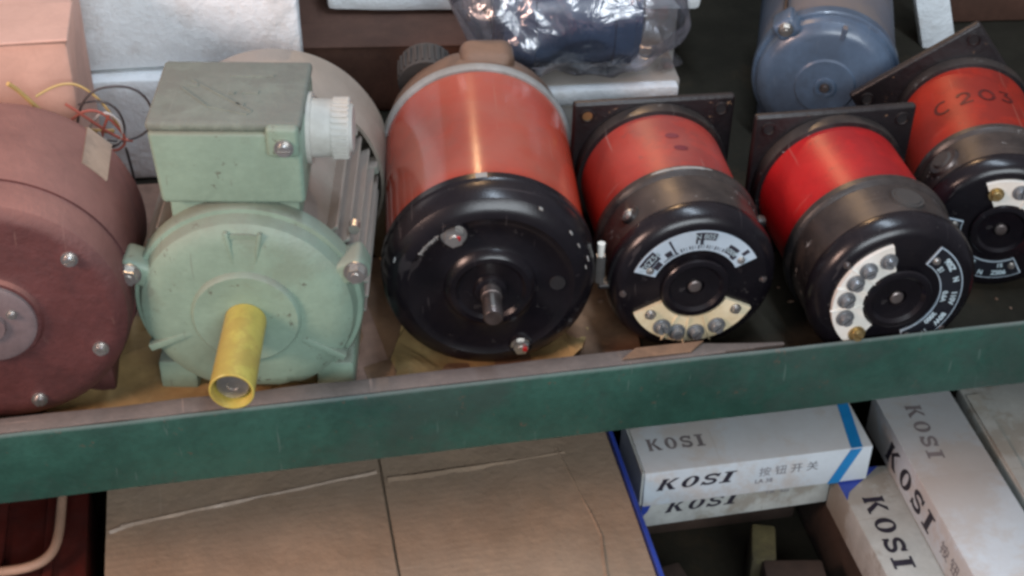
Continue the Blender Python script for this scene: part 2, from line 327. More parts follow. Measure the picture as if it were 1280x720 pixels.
FZ = -.035          # level of the shelf board, the rail's top edge is z = 0
# ================================================================ SETTING
bm = new(); box(bm, -.9, 1.6, .0035, .86, FZ - .014, FZ); shelf = link('shelf_board', bm, 'floor', None, 0, 'structure')
bm = new(); box(bm, -.9, 1.6, .78, .79, FZ, .42); link('back_panel', bm, 'wall', None, 0, 'structure')
bm = new(); box(bm, -.9, 1.6, -.62, .95, -.372, -.36); link('lower_shelf_board', bm, 'floor', None, 0, 'structure')
bm = new(); box(bm, -.9, 1.6, .55, .56, -.36, FZ - .015); link('lower_back_panel', bm, 'wall', None, 0, 'structure')
# angle-iron rail, slightly dented by small waves
rail = thing('shelf_rail', 'dark green painted steel rail running along the front of the shelf', 'rail', (0, 0, 0))
bm = new(); n = 60
prof = [(0.0, -.0625), (-.0006, -.060), (0, -.003), (.0004, -.0012), (.0014, 0), (.0026, -.0004), (.0032, -.002), (.0032, -.0625)]
rings = []
for i in range(n + 1):
    x = -.7 + 2.1 * i / n; d = noise.noise(Vector((x * 9, 1, 2))) * .0007; e = noise.noise(Vector((x * 14, 5, 2))) * .0006
    rings.append([bm.verts.new((x, y + d, z + (e if z > -.01 else -e))) for y, z in prof])
for a, b in zip(rings, rings[1:]):
    for k in range(8): bm.faces.new((a[k], a[(k + 1) % 8], b[(k + 1) % 8], b[k]))
link('front_web', bm, 'railgreen', rail, 40)
bm = new(); box(bm, -.7, 1.4, .0036, .040, -.0625, -.0592, .0005); link('bottom_flange', bm, 'railgreen', rail, 30)
# wooden batten lying behind the rail lip
def strip(name, pts, y0, y1, z1, thick, mt, parent=None, seed=0, kind=None):
    bm = new(); rs = []
    n = 40
    for i in range(n + 1):
        x = pts[0] + (pts[1] - pts[0]) * i / n; h = noise.noise(Vector((x * 30, seed, 0))) * .0012; g = noise.noise(Vector((x * 22, seed, 9))) * .0016
        cut = 0
        if i >= n - 2: cut = (i - n + 3) * .0035
        rs.append([bm.verts.new((x, y0 + cut * .3, z1 - thick)), bm.verts.new((x, y0 + cut * .3, z1 - .001 + h)), bm.verts.new((x, y0 + .002, z1 + h)), bm.verts.new((x, y1 - cut + g - .002, z1 + h * .5)), bm.verts.new((x, y1 - cut + g, z1 - .001 + h * .5)), bm.verts.new((x, y1 - cut + g, z1 - thick))])
    for a, b in zip(rs, rs[1:]):
        for k in range(6): bm.faces.new((a[k], a[(k + 1) % 6], b[(k + 1) % 6], b[k]))
    bm.faces.new(rs[0]); bm.faces.new(rs[-1]); return link(name, bm, mt, parent, 30, kind)
s = strip('wooden_batten', (-.55, .380), .0046, .0205, -.0006, .0335, 'wood', seed=3)
tag(s, 'long grimy brown wooden strip lying along the top of the green rail', 'batten')

# ================================================================ MOTORS
BLK = 'small black-capped motors with red bodies'
def place(o, parent, r, a, y, cz, s=1): return inst(o, parent, (r * math.cos(R(a)), y, cz + r * math.sin(R(a))), (0, random.uniform(0, 3), 0), s)

# ---- green mint motor with terminal box
def mint_motor():
    t = thing('electric_motor', 'mint green motor with a terminal box on top and yellow sleeve on its shaft', 'electric motor', (-.013, .045, FZ), -.174)
    cz = .085; r = .080
    bm = new(); lathe(bm, [(.022, .0), (.022, .074), (.172, .074), (.172, 0)], cz); body = link('stator_body', bm, 'green_dusty', t)
    for i, a in enumerate([-14, -5, 4, 13, 22, 31, 40, 140, 149, 158, 167, 176, 185, 194]):
        bm = new(); mm = Matrix.Translation((0, 0, cz)) @ Matrix.Rotation(-R(a), 4, 'Y'); box(bm, .071, .084 if i < 7 else .082, .030, .170, -.0012, .0012, .0005, 1, mm)
        link('cooling_fin', bm, 'green_dusty', body, 0)
    # end shield
    prof = [(.026, 0), (.026, .0815), (.015, .0815), (.013, .0805), (.0125, .0775), (.010, .0768), (.004, .0745), (.0005, .069), (-.0015, .060), (-.0025, .045), (-.003, .039), (-.0062, .0378), (-.0072, .0365), (-.0072, .0)]
    bm = new(); lathe(bm, prof, cz, zmin=cz - .0665, seg=96); sh = link('end_shield', bm, 'green', t, 32)
    for a in (158, 24):
        bm = new(); mm = Matrix.Translation((0, 0, cz)) @ Matrix.Rotation(-R(a), 4, 'Y'); box(bm, .070, .093, .0035, .028, -.0095, .0095, .004, 3, mm); link('bolt_ear', bm, 'green', sh, 40)
        place(bolt_steel, t, .0855, a, .0035, cz, 1.15)
        bm = new(); p = Vector((.090 * math.cos(R(a + 9)), .034, cz + .090 * math.sin(R(a + 9)))); rod(bm, p, p + Vector((0, .008, 0)), .004, seg=12); link('nut', bm, 'steel', t, 30)
    # raised rib frame at the top of the shield and two webs at the bottom
    for a, r0, r1, wd, hh in ((97, .040, .071, .0016, .004), (78, .043, .071, .0016, .0030), (203, .040, .078, .0028, .005), (-30, .040, .078, .0028, .005)):
        bm = new(); mm = Matrix.Translation((0, 0, cz)) @ Matrix.Rotation(-R(a), 4, 'Y'); box(bm, r0, r1, -.0020 - hh * .12, .006, -wd, wd, .0008, 2, mm); 
        link('web', bm, 'green', sh, 40)
    bm = new(); sector(bm, -.0015, .006, .0655, .0690, 77, 98, cz); link('web', bm, 'green', sh, 40)
    # foot plinths
    for sx in (-1, 1):
        bm = new(); box(bm, sx * .058 - .014, sx * .058 + .014, .012, .10, .002, .030, .003); link('foot', bm, 'green', t)
    # shaft and sleeve
    bm = new(); lathe(bm, [(.0, 0), (0, .0116), (-.077, .0116), (-.0785, .0106), (-.0785, .004), (-.0775, .0035), (-.0775, 0)], cz, seg=32); link('shaft', bm, 'steel', t)
    bm = new(); lathe(bm, [(-.0076, .0126), (-.0076, .0146), (-.0840, .0152), (-.0846, .0147), (-.0846, .0138), (-.0835, .0132), (-.012, .0124)], cz, seg=40); link('shaft_sleeve', bm, 'yellow', t)
    # terminal box
    bm = new(); box(bm, -.050, .040, .026, .092, .140, .169, .003); link('box_neck', bm, 'green', t)
    bm = new(); box(bm, -.0525, .0455, .0145, .098, .1685, .2245, .0035, 3)
    for v in bm.verts:
        k = (v.co.z - .1685) / .056; v.co.x += -.004 * k * (1 if v.co.x < 0 else 0); v.co.y += .001 * k
    tb = link('terminal_box', bm, 'green', t)
    bm = new(); box(bm, -.0570, .0462, .0150, .100, .2250, .2322, .0028, 3); lid = link('box_lid', bm, 'lid', tb)
    for x, y, in ((.040, .0165),):
        bm = new(); box(bm, .0225, .0445, .0105, .020, .2080, .2310, .003, 3); link('lug', bm, 'green', tb)
        inst(screw_small, t, (.0345, .0105, .2165), s=1.7)
    # embossed arrow and bars on the lid
    for (x0, y0), (x1, y1), wd in (((-.034, .072), (.012, .030), .0009), ((-.040, .062), (-.018, .036), .0009), ((-.018, .036), (.010, .026), .0008), ((-.008, .078), (.022, .078), .0016), ((.002, .056), (.014, .055), .0020), ((-.036, .066), (-.028, .065), .0020), ((-.006, .055), (-.002, .054), .002), ((.000, .040), (.006, .039), .0018)):
        d = Vector((x1 - x0, y1 - y0, 0)); a = math.atan2(d.y, d.x); mm = Matrix.Translation(((x0 + x1) / 2, (y0 + y1) / 2, .2324)) @ Matrix.Rotation(a, 4, 'Z')
        bm = new(); box(bm, -d.length / 2, d.length / 2, -wd, wd, -.0012, .0006, .0003, 1, mm); link('embossed_mark', bm, 'lid', lid, 0)
    # cable gland, pointing +X
    gy, gz = .060, .2020
    g = new(); rod(g, (.0455, gy, gz), (.0485, gy, gz), .0250, seg=40); gb = link('gland_flange', g, 'white', t)
    g = new(); rod(g, (.0485, gy, gz), (.062, gy, gz), .0208, .0200, 40); gn = link('gland_body', g, 'white', t)
    g = new(); rod(g, (.062, gy, gz), (.0745, gy, gz), .0208, .0200, 40); rod(g, (.0745, gy, gz), (.0765, gy, gz), .0175, .016, 30)
    for i in range(30):
        a = 2 * math.pi * i / 30; mm = Matrix.Translation((.0682, gy, gz)) @ Matrix.Rotation(a, 4, 'X'); box(g, -.0055, .0055, -.0009, .0009, .0195, .0216, .0003, 1, mm)
    link('gland_nut', g, 'white', gn, 30)
    # fan cowl: thin drum, open toward the front, with an inner guide ring
    bm = new(); lathe(bm, [(.168, .0860), (.168, .0885), (.176, .0890), (.225, .0885), (.236, .084), (.242, .072), (.243, 0)], cz, seg=96)
    lathe(bm, [(.168, .0860), (.225, .0860), (.236, .081), (.239, .070), (.240, 0)], cz, seg=96); link('fan_cowl', bm, 'cowl', t)
    for a in (12, 38, 62, 118, 150):
        mm = Matrix.Translation((0, 0, cz)) @ Matrix.Rotation(-R(a), 4, 'Y'); bm = new(); box(bm, .073, .0862, .160, .176, -.004, .004, .001, 1, mm); link('cowl_bracket', bm, 'green_dusty', t, 0)
    return t
mint_motor()

# ---- large orange motor
def big_orange():
    t = thing('electric_motor', 'largest orange motor with a plain black end cap and bare steel shaft', 'electric motor', (.1635, .052, FZ), -.118)
    cz = .080
    bm = new(); lathe(bm, [(.024, 0), (.024, .0762), (.190, .0762), (.190, 0)], cz, seg=96); link('body', bm, 'orange', t)
    bm = new(); lathe(bm, [(.187, .0755), (.187, .0782), (.189, .0790), (.196, .0790), (.198, .0778), (.198, .072)], cz, seg=96); link('rim_band', bm, 'greyring', t)
    cap = [(.034, .0740), (.034, .0792), (.0325, .0800), (.026, .0800), (.0245, .0792), (.022, .0790), (.014, .0786), (.0065, .0755), (.0020, .0700), (.0004, .0650), (.0, .062), (.0018, .0585), (.0026, .055), (.0030, .038), (.0015, .0345), (-.0015, .0325), (-.0034, .0295), (-.0036, .026), (-.0012, .0235), (-.0010, .013), (-.0045, .0118), (-.0050, .0105), (-.0050, 0)]
    bm = new(); lathe(bm, cap, cz, seg=96); c = link('end_cap', bm, 'black', t, 25)
    bm = new(); lathe(bm, [(0, 0), (0, .0078), (-.012, .0078), (-.0125, .0072), (-.034, .0072), (-.0355, .0062), (-.0355, 0)], cz, seg=28); link('shaft', bm, 'darksteel', t)
    bm = new(); mm = Matrix.Translation((0, 0, cz)); box(bm, -.0014, .0014, -.031, -.016, .0066, .0080, .0002, 1, mm); link('shaft_key', bm, 'steel', t, 0)
    for rr, a, s in ((.055, 119, 1.55), (.060, -67, 1.25)):
        bm = new(); lathe(bm, [(.004, .0105 * s / 1.5), (-.0006, .0105 * s / 1.5), (-.0008, .0095 * s / 1.5), (.0022, .0088 * s / 1.5), (.0022, 0)], cz + rr * math.sin(R(a)), rr * math.cos(R(a)), 28); link('bolt_seat', bm, 'black', t)
        place(bolt_steel, t, rr, a, .0022, cz, s * .85)
        bm = new(); cx, c_ = rr * math.cos(R(a)), cz + rr * math.sin(R(a)); box(bm, cx + .001, cx + .0045, -.0062, -.0044, c_ - .001, c_ + .003, .0004, 1); link('paint_dab', bm, 'scarlet', t, 0)
    rr, a = .0495, 2
    bm = new(); lathe(bm, [(.003, .0060), (.0012, .0058), (.0012, 0)], cz + rr * math.sin(R(a)), rr * math.cos(R(a)), 24); link('bolt_hole', bm, 'dark', t)
    # worn stamped characters along the upper left of the cap, short raised ticks
    bm = new()
    for i in range(11):
        a = R(147 - i * 1.9); r0 = .0605
        p = Vector((r0 * math.cos(a), 0, cz + r0 * math.sin(a))); mm = Matrix.Translation(p + Vector((0, .0006, 0))) @ Matrix.Rotation(-a + .3 * math.sin(i * 5), 4, 'Y')
        hgt = .0011 if i % 3 else .0015
        box(bm, -hgt, hgt, -.0012, .0006, -.00022, .00022, 0, 1, mm); box(bm, hgt * .3, hgt, -.0013, .0006, .0003, .0009, 0, 1, mm)
    for i, (rr_, a_) in enumerate(((.0735, 38), (.0745, 17), (.0715, 12), (.0725, 28), (.0740, 160), (.0755, 62), (.0700, -30))):
        p = Vector((rr_ * math.cos(R(a_)), .0035, cz + rr_ * math.sin(R(a_)))); mm = Matrix.Translation(p) @ Matrix.Rotation(-R(a_), 4, 'Y'); box(bm, -.0004, .0004, -.0012, .002, -.0014, .0014, 0, 1, mm)
    link('worn_stamping', bm, 'greyring', t, 0, 'stuff')
    # chipped spot on top of the ring
    bm = new(); sector(bm, .0262, .0322, .0798, .08025, 91, 97, cz, 6); link('chip', bm, 'greyring', t, 0)
    # rear shield, brown with dust
    bm = new(); lathe(bm, [(.197, 0), (.197, .0755), (.204, .0760), (.222, .0735), (.240, .066), (.247, .054), (.250, .035), (.250, 0)], cz, seg=72); rs = link('rear_shield', bm, 'rearbrown', t)
    bm = new(); box(bm, -.0130, .032, .203, .240, cz + .050, cz + .0800, .010, 4); link('brush_housing', bm, 'rearbrown', rs)
    bm = new(); rod(bm, (-.040, .226, cz + .044), (-.040, .252, cz + .050), .0235, .0215, 30)
    kn = link('brush_cap', bm, 'rubber', t)
    bm = new()
    for i in range(26):
        a = 2 * math.pi * i / 26; q = (Vector((0, .026, .006))).to_track_quat('Z', 'Y').to_matrix().to_4x4(); q.translation = (-.040, .239, cz + .047)
        mm = q @ Matrix.Rotation(a, 4, 'Z'); box(bm, .0222, .0242, -.0009, .0009, -.009, .009, 0, 1, mm)
    link('knurling', bm, 'rubber', kn, 0)
    return t
big_orange()

# ---- small black-capped motors
def cyl_map(cz, r, y0, a0, rot=0.):
    """(u,v) -> on a cylinder about +Y: u along the circumference, v along -axis (towards the back = up)"""
    def f(u, v, l):
        if rot: u, v = u * math.cos(rot) - v * math.sin(rot), u * math.sin(rot) + v * math.cos(rot)
        a = R(a0) - u / r; return ((r + .0003 + l) * math.cos(a), y0 + v, cz + (r + .0003 + l) * math.sin(a))
    return f
def arc_map(cz, y, r0, amid):
    def f(u, v, l):
        rr = r0 + v; a = R(amid) - u / (r0 + .004); return (rr * math.cos(a), y - l, cz + rr * math.sin(a))
    return f
def small_motor(name_label, loc, rz, roll, rb, L, bodymat, termmat, silver, flange_roll=0, flange_c=None, part_lift=0, order=None):
    t = thing('electric_motor', name_label, 'electric motor', loc, rz, BLK)
    k = rb / .066; cz = rb + part_lift
    def S(p): return [(y * k, r * k) for y, r in p]
    # red body between the cap ring and the flange
    bm = new(); lathe(bm, [(.060 * k, 0), (.060 * k, .0600 * k), (L - .004, .0600 * k), (L - .004, 0)], cz, seg=80); link('body', bm, bodymat, t)
    # rear collar and square flange
    bm = new(); lathe(bm, [(L - .012, .0598 * k), (L - .0115, .0635 * k), (L - .001, .0645 * k), (L, .0640 * k), (L + .001, 0)], cz, seg=72); link('collar', bm, 'blackdusty', t)
    fc = flange_c or (0, cz); mm = Matrix.Translation((fc[0], L + .004, fc[1])) @ Matrix.Rotation(-R(flange_roll), 4, 'Y')
    h = .0672 * k
    bm = new(); box(bm, -h, h, -.004, .004, -h, h, .0028, 3, mm); fl = link('square_flange', bm, 'flange', t)
    for sx in (-1, 1):
        for sz in (-1, 1):
            q = mm @ Vector((sx * (h - .0115), -.0046, sz * (h - .0115)))
            bm = new(); lathe(bm, [(.001, .0062), (-.0008, .0060), (-.0010, .0046), (.0004, .0040)], q.z, q.x, 20)
            for v in bm.verts: v.co.y += q.y
            link('hole_boss', bm, 'flange', fl, 30)
            bm = new(); lathe(bm, [(.0002, .0042), (.0001, 0)], q.z, q.x, 16)
            for v in bm.verts: v.co.y += q.y
            link('hole', bm, 'brass' if (sx < 0 and silver) else 'dark', fl, 30)
    # end cap, housing band and ring
    bm = new(); lathe(bm, S([(.066, .0595), (.066, .0652), (.0645, .0662), (.0590, .0662), (.0575, .0650), (.0560, .0632), (.0185, .0640), (.0178, .0630)]), cz, seg=96); hb = link('housing_band', bm, 'blackdusty', t, 25)
    cap = S([(.0182, .0600), (.0180, .0650), (.0165, .0655), (.0110, .0650), (.0058, .0630), (.0022, .0596), (.0004, .0560), (.0, .0540), (.0004, .0250)]) + S([(-.0030, .0262), (-.0042, .0252), (-.0046, .0225), (-.0046, .0210), (-.0020, .0185), (-.0014, .0120), (-.0012, .0075), (.0015, .0065), (.0015, 0)])
    bm = new(); lathe(bm, cap, cz, seg=96); link('end_cap', bm, 'black', t, 28)
    bm = new(); lathe(bm, [(.004, .0052 * k), (-.0012, .0052 * k), (-.0020, .0042 * k), (-.0022, 0)], cz, seg=20); link('shaft', bm, 'darksteel', t)
    # terminal strip
    a0, a1 = 205 + roll, 334 + roll
    bm = new(); sector(bm, -.0034, .0006, .0272 * k, .0505 * k, a0, a1, cz, 36)
    bmesh.ops.bevel(bm, geom=[e for e in bm.edges if e.calc_face_angle(0) > .8], offset=.0004, segments=1, affect='EDGES')
    ts = link('terminal_strip', bm, termmat, t, 30)
    for i, a in enumerate((243.5, 264, 287)):
        a += roll; mm = Matrix.Translation((0, 0, cz)) @ Matrix.Rotation(-R(a), 4, 'Y')
        bm = new(); box(bm, .0268 * k, .0522 * k, -.0048, -.0028, -.0006, .0006, .0003, 1, mm); link('divider', bm, termmat, ts, 0)
    for i, a in enumerate((212.5, 235, 253.5, 275, 298.5, 327)):
        small = i in (0, 5); pr_ = order[i] if order else (screw_small if small else screw_grey)
        place(pr_, t, (.0412 if not small else .0395) * k, a + roll, -.0036, cz, (1.15 if small else 1.22) * k)
    # name arc
    b0, b1 = 27 + roll, 160 + roll; mid = (b0 + b1) / 2
    bm = new(); sector(bm, -.0009, .0008, .0335 * k, .0508 * k, b0, b1, cz, 40); lb = link('name_plate', bm, 'label', t, 0)
    yb = -.00105
    def blk(bm_, r0, r1, d0, d1, y=yb): sector(bm_, y, y + .0001, r0 * k, r1 * k, roll + d0, roll + d1, cz, 6)
    if silver:
        bm = new()
        for q in ((.0400, .0495, 135, 154), (.0345, .0395, 139, 150), (.0365, .0412, 121.5, 129.5), (.0352, .0490, 117, 119.2), (.0430, .0495, 74, 92), (.0395, .0495, 92, 94), (.0388, .0440, 86, 89.5), (.0360, .0405, 45, 58), (.0408, .0440, 44, 57), (.0430, .0490, 36, 40), (.0348, .0390, 40, 47)): blk(bm, *q)
        for i in range(16): blk(bm, .0350 + .0006 * (i % 2), .0384, 112 - i * 3.4, 110.4 - i * 3.4 + .5 * (i % 3))
        for i in range(9): blk(bm, .0346, .0362, 136 - i * 2.4, 134.6 - i * 2.4)
        link('printed_block', bm, 'ink', lb, 0)
        mapped_text('lettering', '90SZ54', .0072 * k, arc_map(cz, yb - .0003, .0425 * k, 145.5 + roll), 'whiteink', lb, .00006)
        mapped_text('lettering', 'N 8051', .0064 * k, arc_map(cz, yb - .0003, .0442 * k, 83 + roll), 'whiteink', lb, .00006)
        mapped_text('lettering', '3000', .0058 * k, arc_map(cz, yb - .0003, .0372 * k, 51 + roll), 'whiteink', lb, .00006)
        mapped_text('lettering', 'A', .0048 * k, arc_map(cz, yb - .0003, .0390 * k, 87.5 + roll), 'ink', lb, .0001)
    else:
        bm = new(); sector(bm, -.0011, -.0010, .0342 * k, .0500 * k, b0 + 1.3, b1 - 1.3, cz, 36); link('black_ground', bm, 'labelblack', lb, 0)
        for tx, sz_, r_, d in (('90SZ', .0062, .0440, 138), ('51', .0056, .0365, 139), ('N', .0062, .0445, 118), ('110V', .0060, .0440, 96), ('0.6A', .0055, .0368, 98), ('80W', .0060, .0440, 70), ('3000', .0058, .0365, 66), ('1989', .0056, .0440, 47)):
            mapped_text('lettering', tx, sz_ * k, arc_map(cz, -.0013, (r_ - .001) * k, d + roll), 'whiteink', lb, .00028)
    for a in (33.5, 153.5):
        place(screw_small, t, .0400 * k, a + roll, -.001, cz, .8)
    for a, rr in ((183, .0545), (2, .0530)):
        place(screw_dark, t, rr * k, a + roll * .4, .001, cz, .8)
    return t, cz, k
# third from left: silver name plate, cream terminals
m3, cz, k = small_motor('black-capped red motor with a silver name plate above cream terminals', (.3190, .0480, FZ), -.0513, 0, .0659, .1621, 'red', 'cream', True)
for du, v in ((0.0, .118), (.0035, .100)):
    bm = new(); f = cyl_map(cz, .0600 * k, v, 86); ribbon(bm, arc(du, 0, .0048, .0026, 0, 345, 18), .0020, f, .0001); poly(bm, arc(du, 0, .0038, .0017, 0, 340, 14), f, .00005); link('finger_mark', bm, 'smudge', m3, 0)
bm = new(); rod(bm, (-.0705, .014, .066), (-.0705, .014, .090), .0038, seg=6); link('side_stud', bm, 'steel', m3, 20)
bm = new(); rod(bm, (-.0705, .014, .0902), (-.0705, .014, .1010), .0024, .0030, 12); link('stud_tip', bm, 'ivory', m3)
bm = new(); box(bm, -.0720, -.0600, .008, .020, .062, .0660, .001, 1); link('stud_lug', bm, 'blackdusty', m3)
inst(screw_small, m3, (-.0455, .034, cz + .0445), (R(-45) * 0, -R(45), 0), 1.6)
bm = new(); rod(bm, (-.043, .034, cz + .0425), (-.0475, .034, cz + .047), .0085, .007, 20); link('cable_boss', bm, 'blackdusty', m3)
bm = new(); 
vs = []
for i in range(41):
    a = R(70 + i * 1.05); e1 = noise.noise(Vector((i * .35, 1, 0))) * .0016 * (1 if 3 < i < 37 else 0); wd = .0018 * math.sin(math.pi * (i + .5) / 41) ** .4 + e1 * .6
    vs.append([bm.verts.new((rr_ * math.cos(a), y_, cz + rr_ * math.sin(a))) for y_, rr_ in ((.0612 - wd, .0664), (.0612 + wd, .0664))])
for a, b in zip(vs, vs[1:]): bm.faces.new((a[0], b[0], b[1], a[1]))
link('bare_metal_chip', bm, 'greyring', m3, 0)
bm = new(); box(bm, .0600, .0685, .050, .060, cz + .012, cz + .020, .003, 2); link('side_lug', bm, 'blackdusty', m3)
# fourth: ivory terminals at the left, black name plate at the right
m4, cz, k = small_motor('black-capped bright red motor with ivory terminals at left and a black name plate', (.4640, .0085, FZ), -.017, -102, .0667, .158, 'scarlet', 'ivory', False, order=[screw_grey, screw_grey, screw_grey, screw_grey, screw_grey, screw_brass])
bm = new(); f = Vector((math.cos(R(80)), 0, math.sin(R(80)))); p = Vector((0, .036, cz)) + f * .0625; rod(bm, p, p + f * .0032, .0135, .0125, 28); rod(bm, p + f * .0031, p + f * .0042, .0105, .0098, 28); link('rubber_plug', bm, 'rubber', m4)
# fifth: right edge, flange turned, hand-written marks
m5, cz, k = small_motor('red-orange motor marked by hand at the right edge, its square flange tilted', (.585, .085, FZ), -.246, 141, .0620, .176, 'redorange', 'ivory', False, flange_roll=37.6, flange_c=(-.0135, .0665), order=[screw_brass, screw_grey, screw_brass, screw_brass, screw_grey, screw_brass])
fm_ = cyl_map(cz, .0600 * k, .116, 93, R(5)); fm = lambda u, v, l: fm_(u * 1.35, v * 1.35, l)
strokes = [arc(-.026, 0, .0050, .0062, 55, 305, 12), arc(-.0120, .0028, .0036, .0034, 170, -30, 8) + [(-.0155, -.0056)], [(-.0158, -.0056), (-.0075, -.0050)], arc(.002, 0, .0042, .0058, 0, 350, 16), [(.0115, .0056), (.0172, .0058), (.0142, .0012)], arc(.0140, -.0022, .0038, .0034, 85, -150, 10)]
bm = new()
for i, s_ in enumerate(strokes): ribbon(bm, s_, .0021, fm, .00003 * i)
link('hand_lettering', bm, 'marker', m5, 0)
bm = new(); f = Vector((math.cos(R(140)), 0, math.sin(R(140)))); p = Vector((0, .036, cz)) + f * .058; rod(bm, p, p + f * .0042, .0135, .0125, 28); link('gland_ring', bm, 'darksteel', m5)
bm = new(); rod(bm, p + f * .0042, p + f * .0062, .0085, .0070, 24); link('rubber_plug', bm, 'rubber', m5)

# ---- grey-blue motor at the back
def blue_motor():
    t = thing('electric_motor', 'grey-blue motor standing behind the row, with a rounded end shield and lug', 'electric motor', (.523, .322, FZ), -.364)
    cz = .066
    bm = new(); lathe(bm, [(.020, 0), (.020, .0645), (.150, .0645), (.150, 0)], cz); link('body', bm, 'bluedusty', t)
    bm = new(); lathe(bm, [(.026, .060), (.026, .0672), (.016, .0672), (.014, .0660), (.0135, .0635), (.006, .0615), (.0005, .0560), (-.0015, .050), (-.002, .028), (-.0035, .0262), (-.0035, 0)], cz, seg=80); sh = link('end_shield', bm, 'blue', t, 30)
    bm = new(); lathe(bm, [(-.002, .0098), (-.0055, .0094), (-.0058, .0072), (-.0040, .0068), (-.0040, 0)], cz, seg=28); link('bearing_cap', bm, 'blue', t)
    inst(screw_dark, t, (0, -.0042, cz), s=1.2)
    for a, y in ((128, 0),):
        mm = Matrix.Translation((0, 0, cz)) @ Matrix.Rotation(-R(a), 4, 'Y'); bm = new(); box(bm, .058, .076, -.002, .024, -.011, .011, .004, 3, mm); link('bolt_lug', bm, 'blue', sh, 40)
        place(bolt_steel, t, .068, a, -.0022, cz, .9)
    bm = new(); rod(bm, (-.043, .024, cz + .055), (-.043, .12, cz + .055), .0022, seg=10); link('through_bolt', bm, 'darksteel', t)
    mm = Matrix.Translation((0, 0, cz)) @ Matrix.Rotation(-R(80), 4, 'Y'); bm = new(); box(bm, .049, .0605, -.0022, .010, -.0022, .0022, .0006, 1, mm); link('drain_notch', bm, 'bluedusty', t, 0)
    bm = new(); sector(bm, -.0032, -.001, .0245, .0258, 20, 170, cz, 30); link('pressed_groove', bm, 'bluedusty', t, 0)
    for sx in (-1, 1):
        bm = new(); box(bm, sx * .045 - .012, sx * .045 + .012, .02, .13, .001, .03, .002); link('foot', bm, 'bluedusty', t)
blue_motor()

# ---- maroon motor at far left
def maroon_motor():
    t = thing('electric_motor', 'large dusty maroon motor with a pale hub disc, cut by the left edge', 'electric motor', (-.186, .048, FZ), -.05)
    cz = .100
    bm = new(); lathe(bm, [(.030, 0), (.030, .0960), (.050, .0990), (.118, .0990), (.132, .094), (.140, .08), (.143, 0)], cz, seg=96); link('body', bm, 'maroon', t, 30)
    bm = new(); lathe(bm, [(.032, .090), (.032, .0945), (.012, .0940), (.004, .0915), (.0, .086), (-.001, .080), (.0, .040), (-.001, .036), (-.004, .034), (-.004, 0)], cz, seg=96); link('end_shield', bm, 'maroon', t, 28)
    bm = new(); lathe(bm, [(-.003, .0320), (-.0062, .0315), (-.0075, .029), (-.0078, .012), (-.011, .011), (-.011, 0)], cz, seg=48); link('hub_disc', bm, 'palegrey', t)
    for a in (-26, 36, 98, 160, 222, 284): place(screw_small, t, .0765, a + 2, -.0008, cz, 1.5)
    place(screw_small, t, .019, 28, -.0078, cz, 1.0)
    f = cyl_map(cz, .0985, .10, 42); bm = new()
    g = [[bm.verts.new(f(u, v, l)) for u, v in ((-.011, -.024), (.011, -.024), (.011, .024), (-.011, .024))] for l in (0, .0014)]
    bm.faces.new(g[0]); bm.faces.new(g[1])
    for i in range(4): bm.faces.new((g[0][i], g[0][(i + 1) % 4], g[1][(i + 1) % 4], g[1][i]))
    link('rating_plate', bm, 'plate', t, 0)
    bm = new(); box(bm, -.07, -.04, .03, .12, .0005, .03, .003); link('foot', bm, 'maroon', t)
    bm = new(); box(bm, .04, .07, .03, .12, .0005, .03, .003); link('foot', bm, 'maroon', t)
maroon_motor()

# ================================================================ THINGS ON THE SHELF BEHIND
def soft_box(name, x0, x1, y0, y1, z0, z1, mt, parent=None, n=6, amp=.0012, bev=.003, seed=0, kind=None):
    bm = new(); box(bm, x0, x1, y0, y1, z0, z1, bev, 2); bmesh.ops.subdivide_edges(bm, edges=[e for e in bm.edges if e.calc_length() > .02], cuts=n, use_grid_fill=True)
    for v in bm.verts:
        q = v.co * 16 + Vector((seed, seed * 2, 0)); v.co += Vector((noise.noise(q), noise.noise(q + Vector((9, 0, 0))), noise.noise(q + Vector((0, 9, 0))))) * amp
    return link(name, bm, mt, parent, 40, kind)
t = thing('foam_block', 'big white styrofoam block lying on top of a smaller one behind the mint motor', 'styrofoam block', (-.04, .375, 0), -.055)
soft_box('block', -.098, .094, 0, .22, .0685, .24, 'foam', t, seed=2, bev=.006, amp=.002)
t = thing('cardboard_box', 'added salmon carton standing in for pink glare behind the maroon motor', 'carton', (-.215, .225, FZ), -.02)  # made-up carton that fills the corner with the glare's pink
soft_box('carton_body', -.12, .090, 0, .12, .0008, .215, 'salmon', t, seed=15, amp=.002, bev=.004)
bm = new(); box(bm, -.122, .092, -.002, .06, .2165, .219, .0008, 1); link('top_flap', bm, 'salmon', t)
t = thing('foam_block', 'small white styrofoam block on the shelf, carrying the big block behind the mint motor', 'styrofoam block', (-.065, .362, FZ), -.06)
soft_box('block', -.070, .085, 0, .21, .0008, .1015, 'foam', t, seed=5, bev=.005)
t = thing('cardboard_box', 'old dark brown carton standing behind the largest orange motor', 'carton', (.135, .45, FZ), -.12)
soft_box('carton_body', -.092, .085, 0, .17, .0008, .070, 'cardback', t, seed=8, amp=.002)
bm = new(); box(bm, -.094, .087, -.003, .045, .0708, .0728, .0008, 1); link('top_flap', bm, 'cardback', t)
t = thing('foam_slab', 'long white styrofoam slab lying across the old carton, behind the bagged motor', 'styrofoam slab', (.26, .497, .0385), -.145)
soft_box('slab', -.175, .190, 0, .10, .0, .06, 'foam', t, seed=11, bev=.006, amp=.002)
bm = new(); box(bm, .10, .17, .012, .085, -.0730, -.0015, .003); link('foam_leg', bm, 'foamgrey', t)
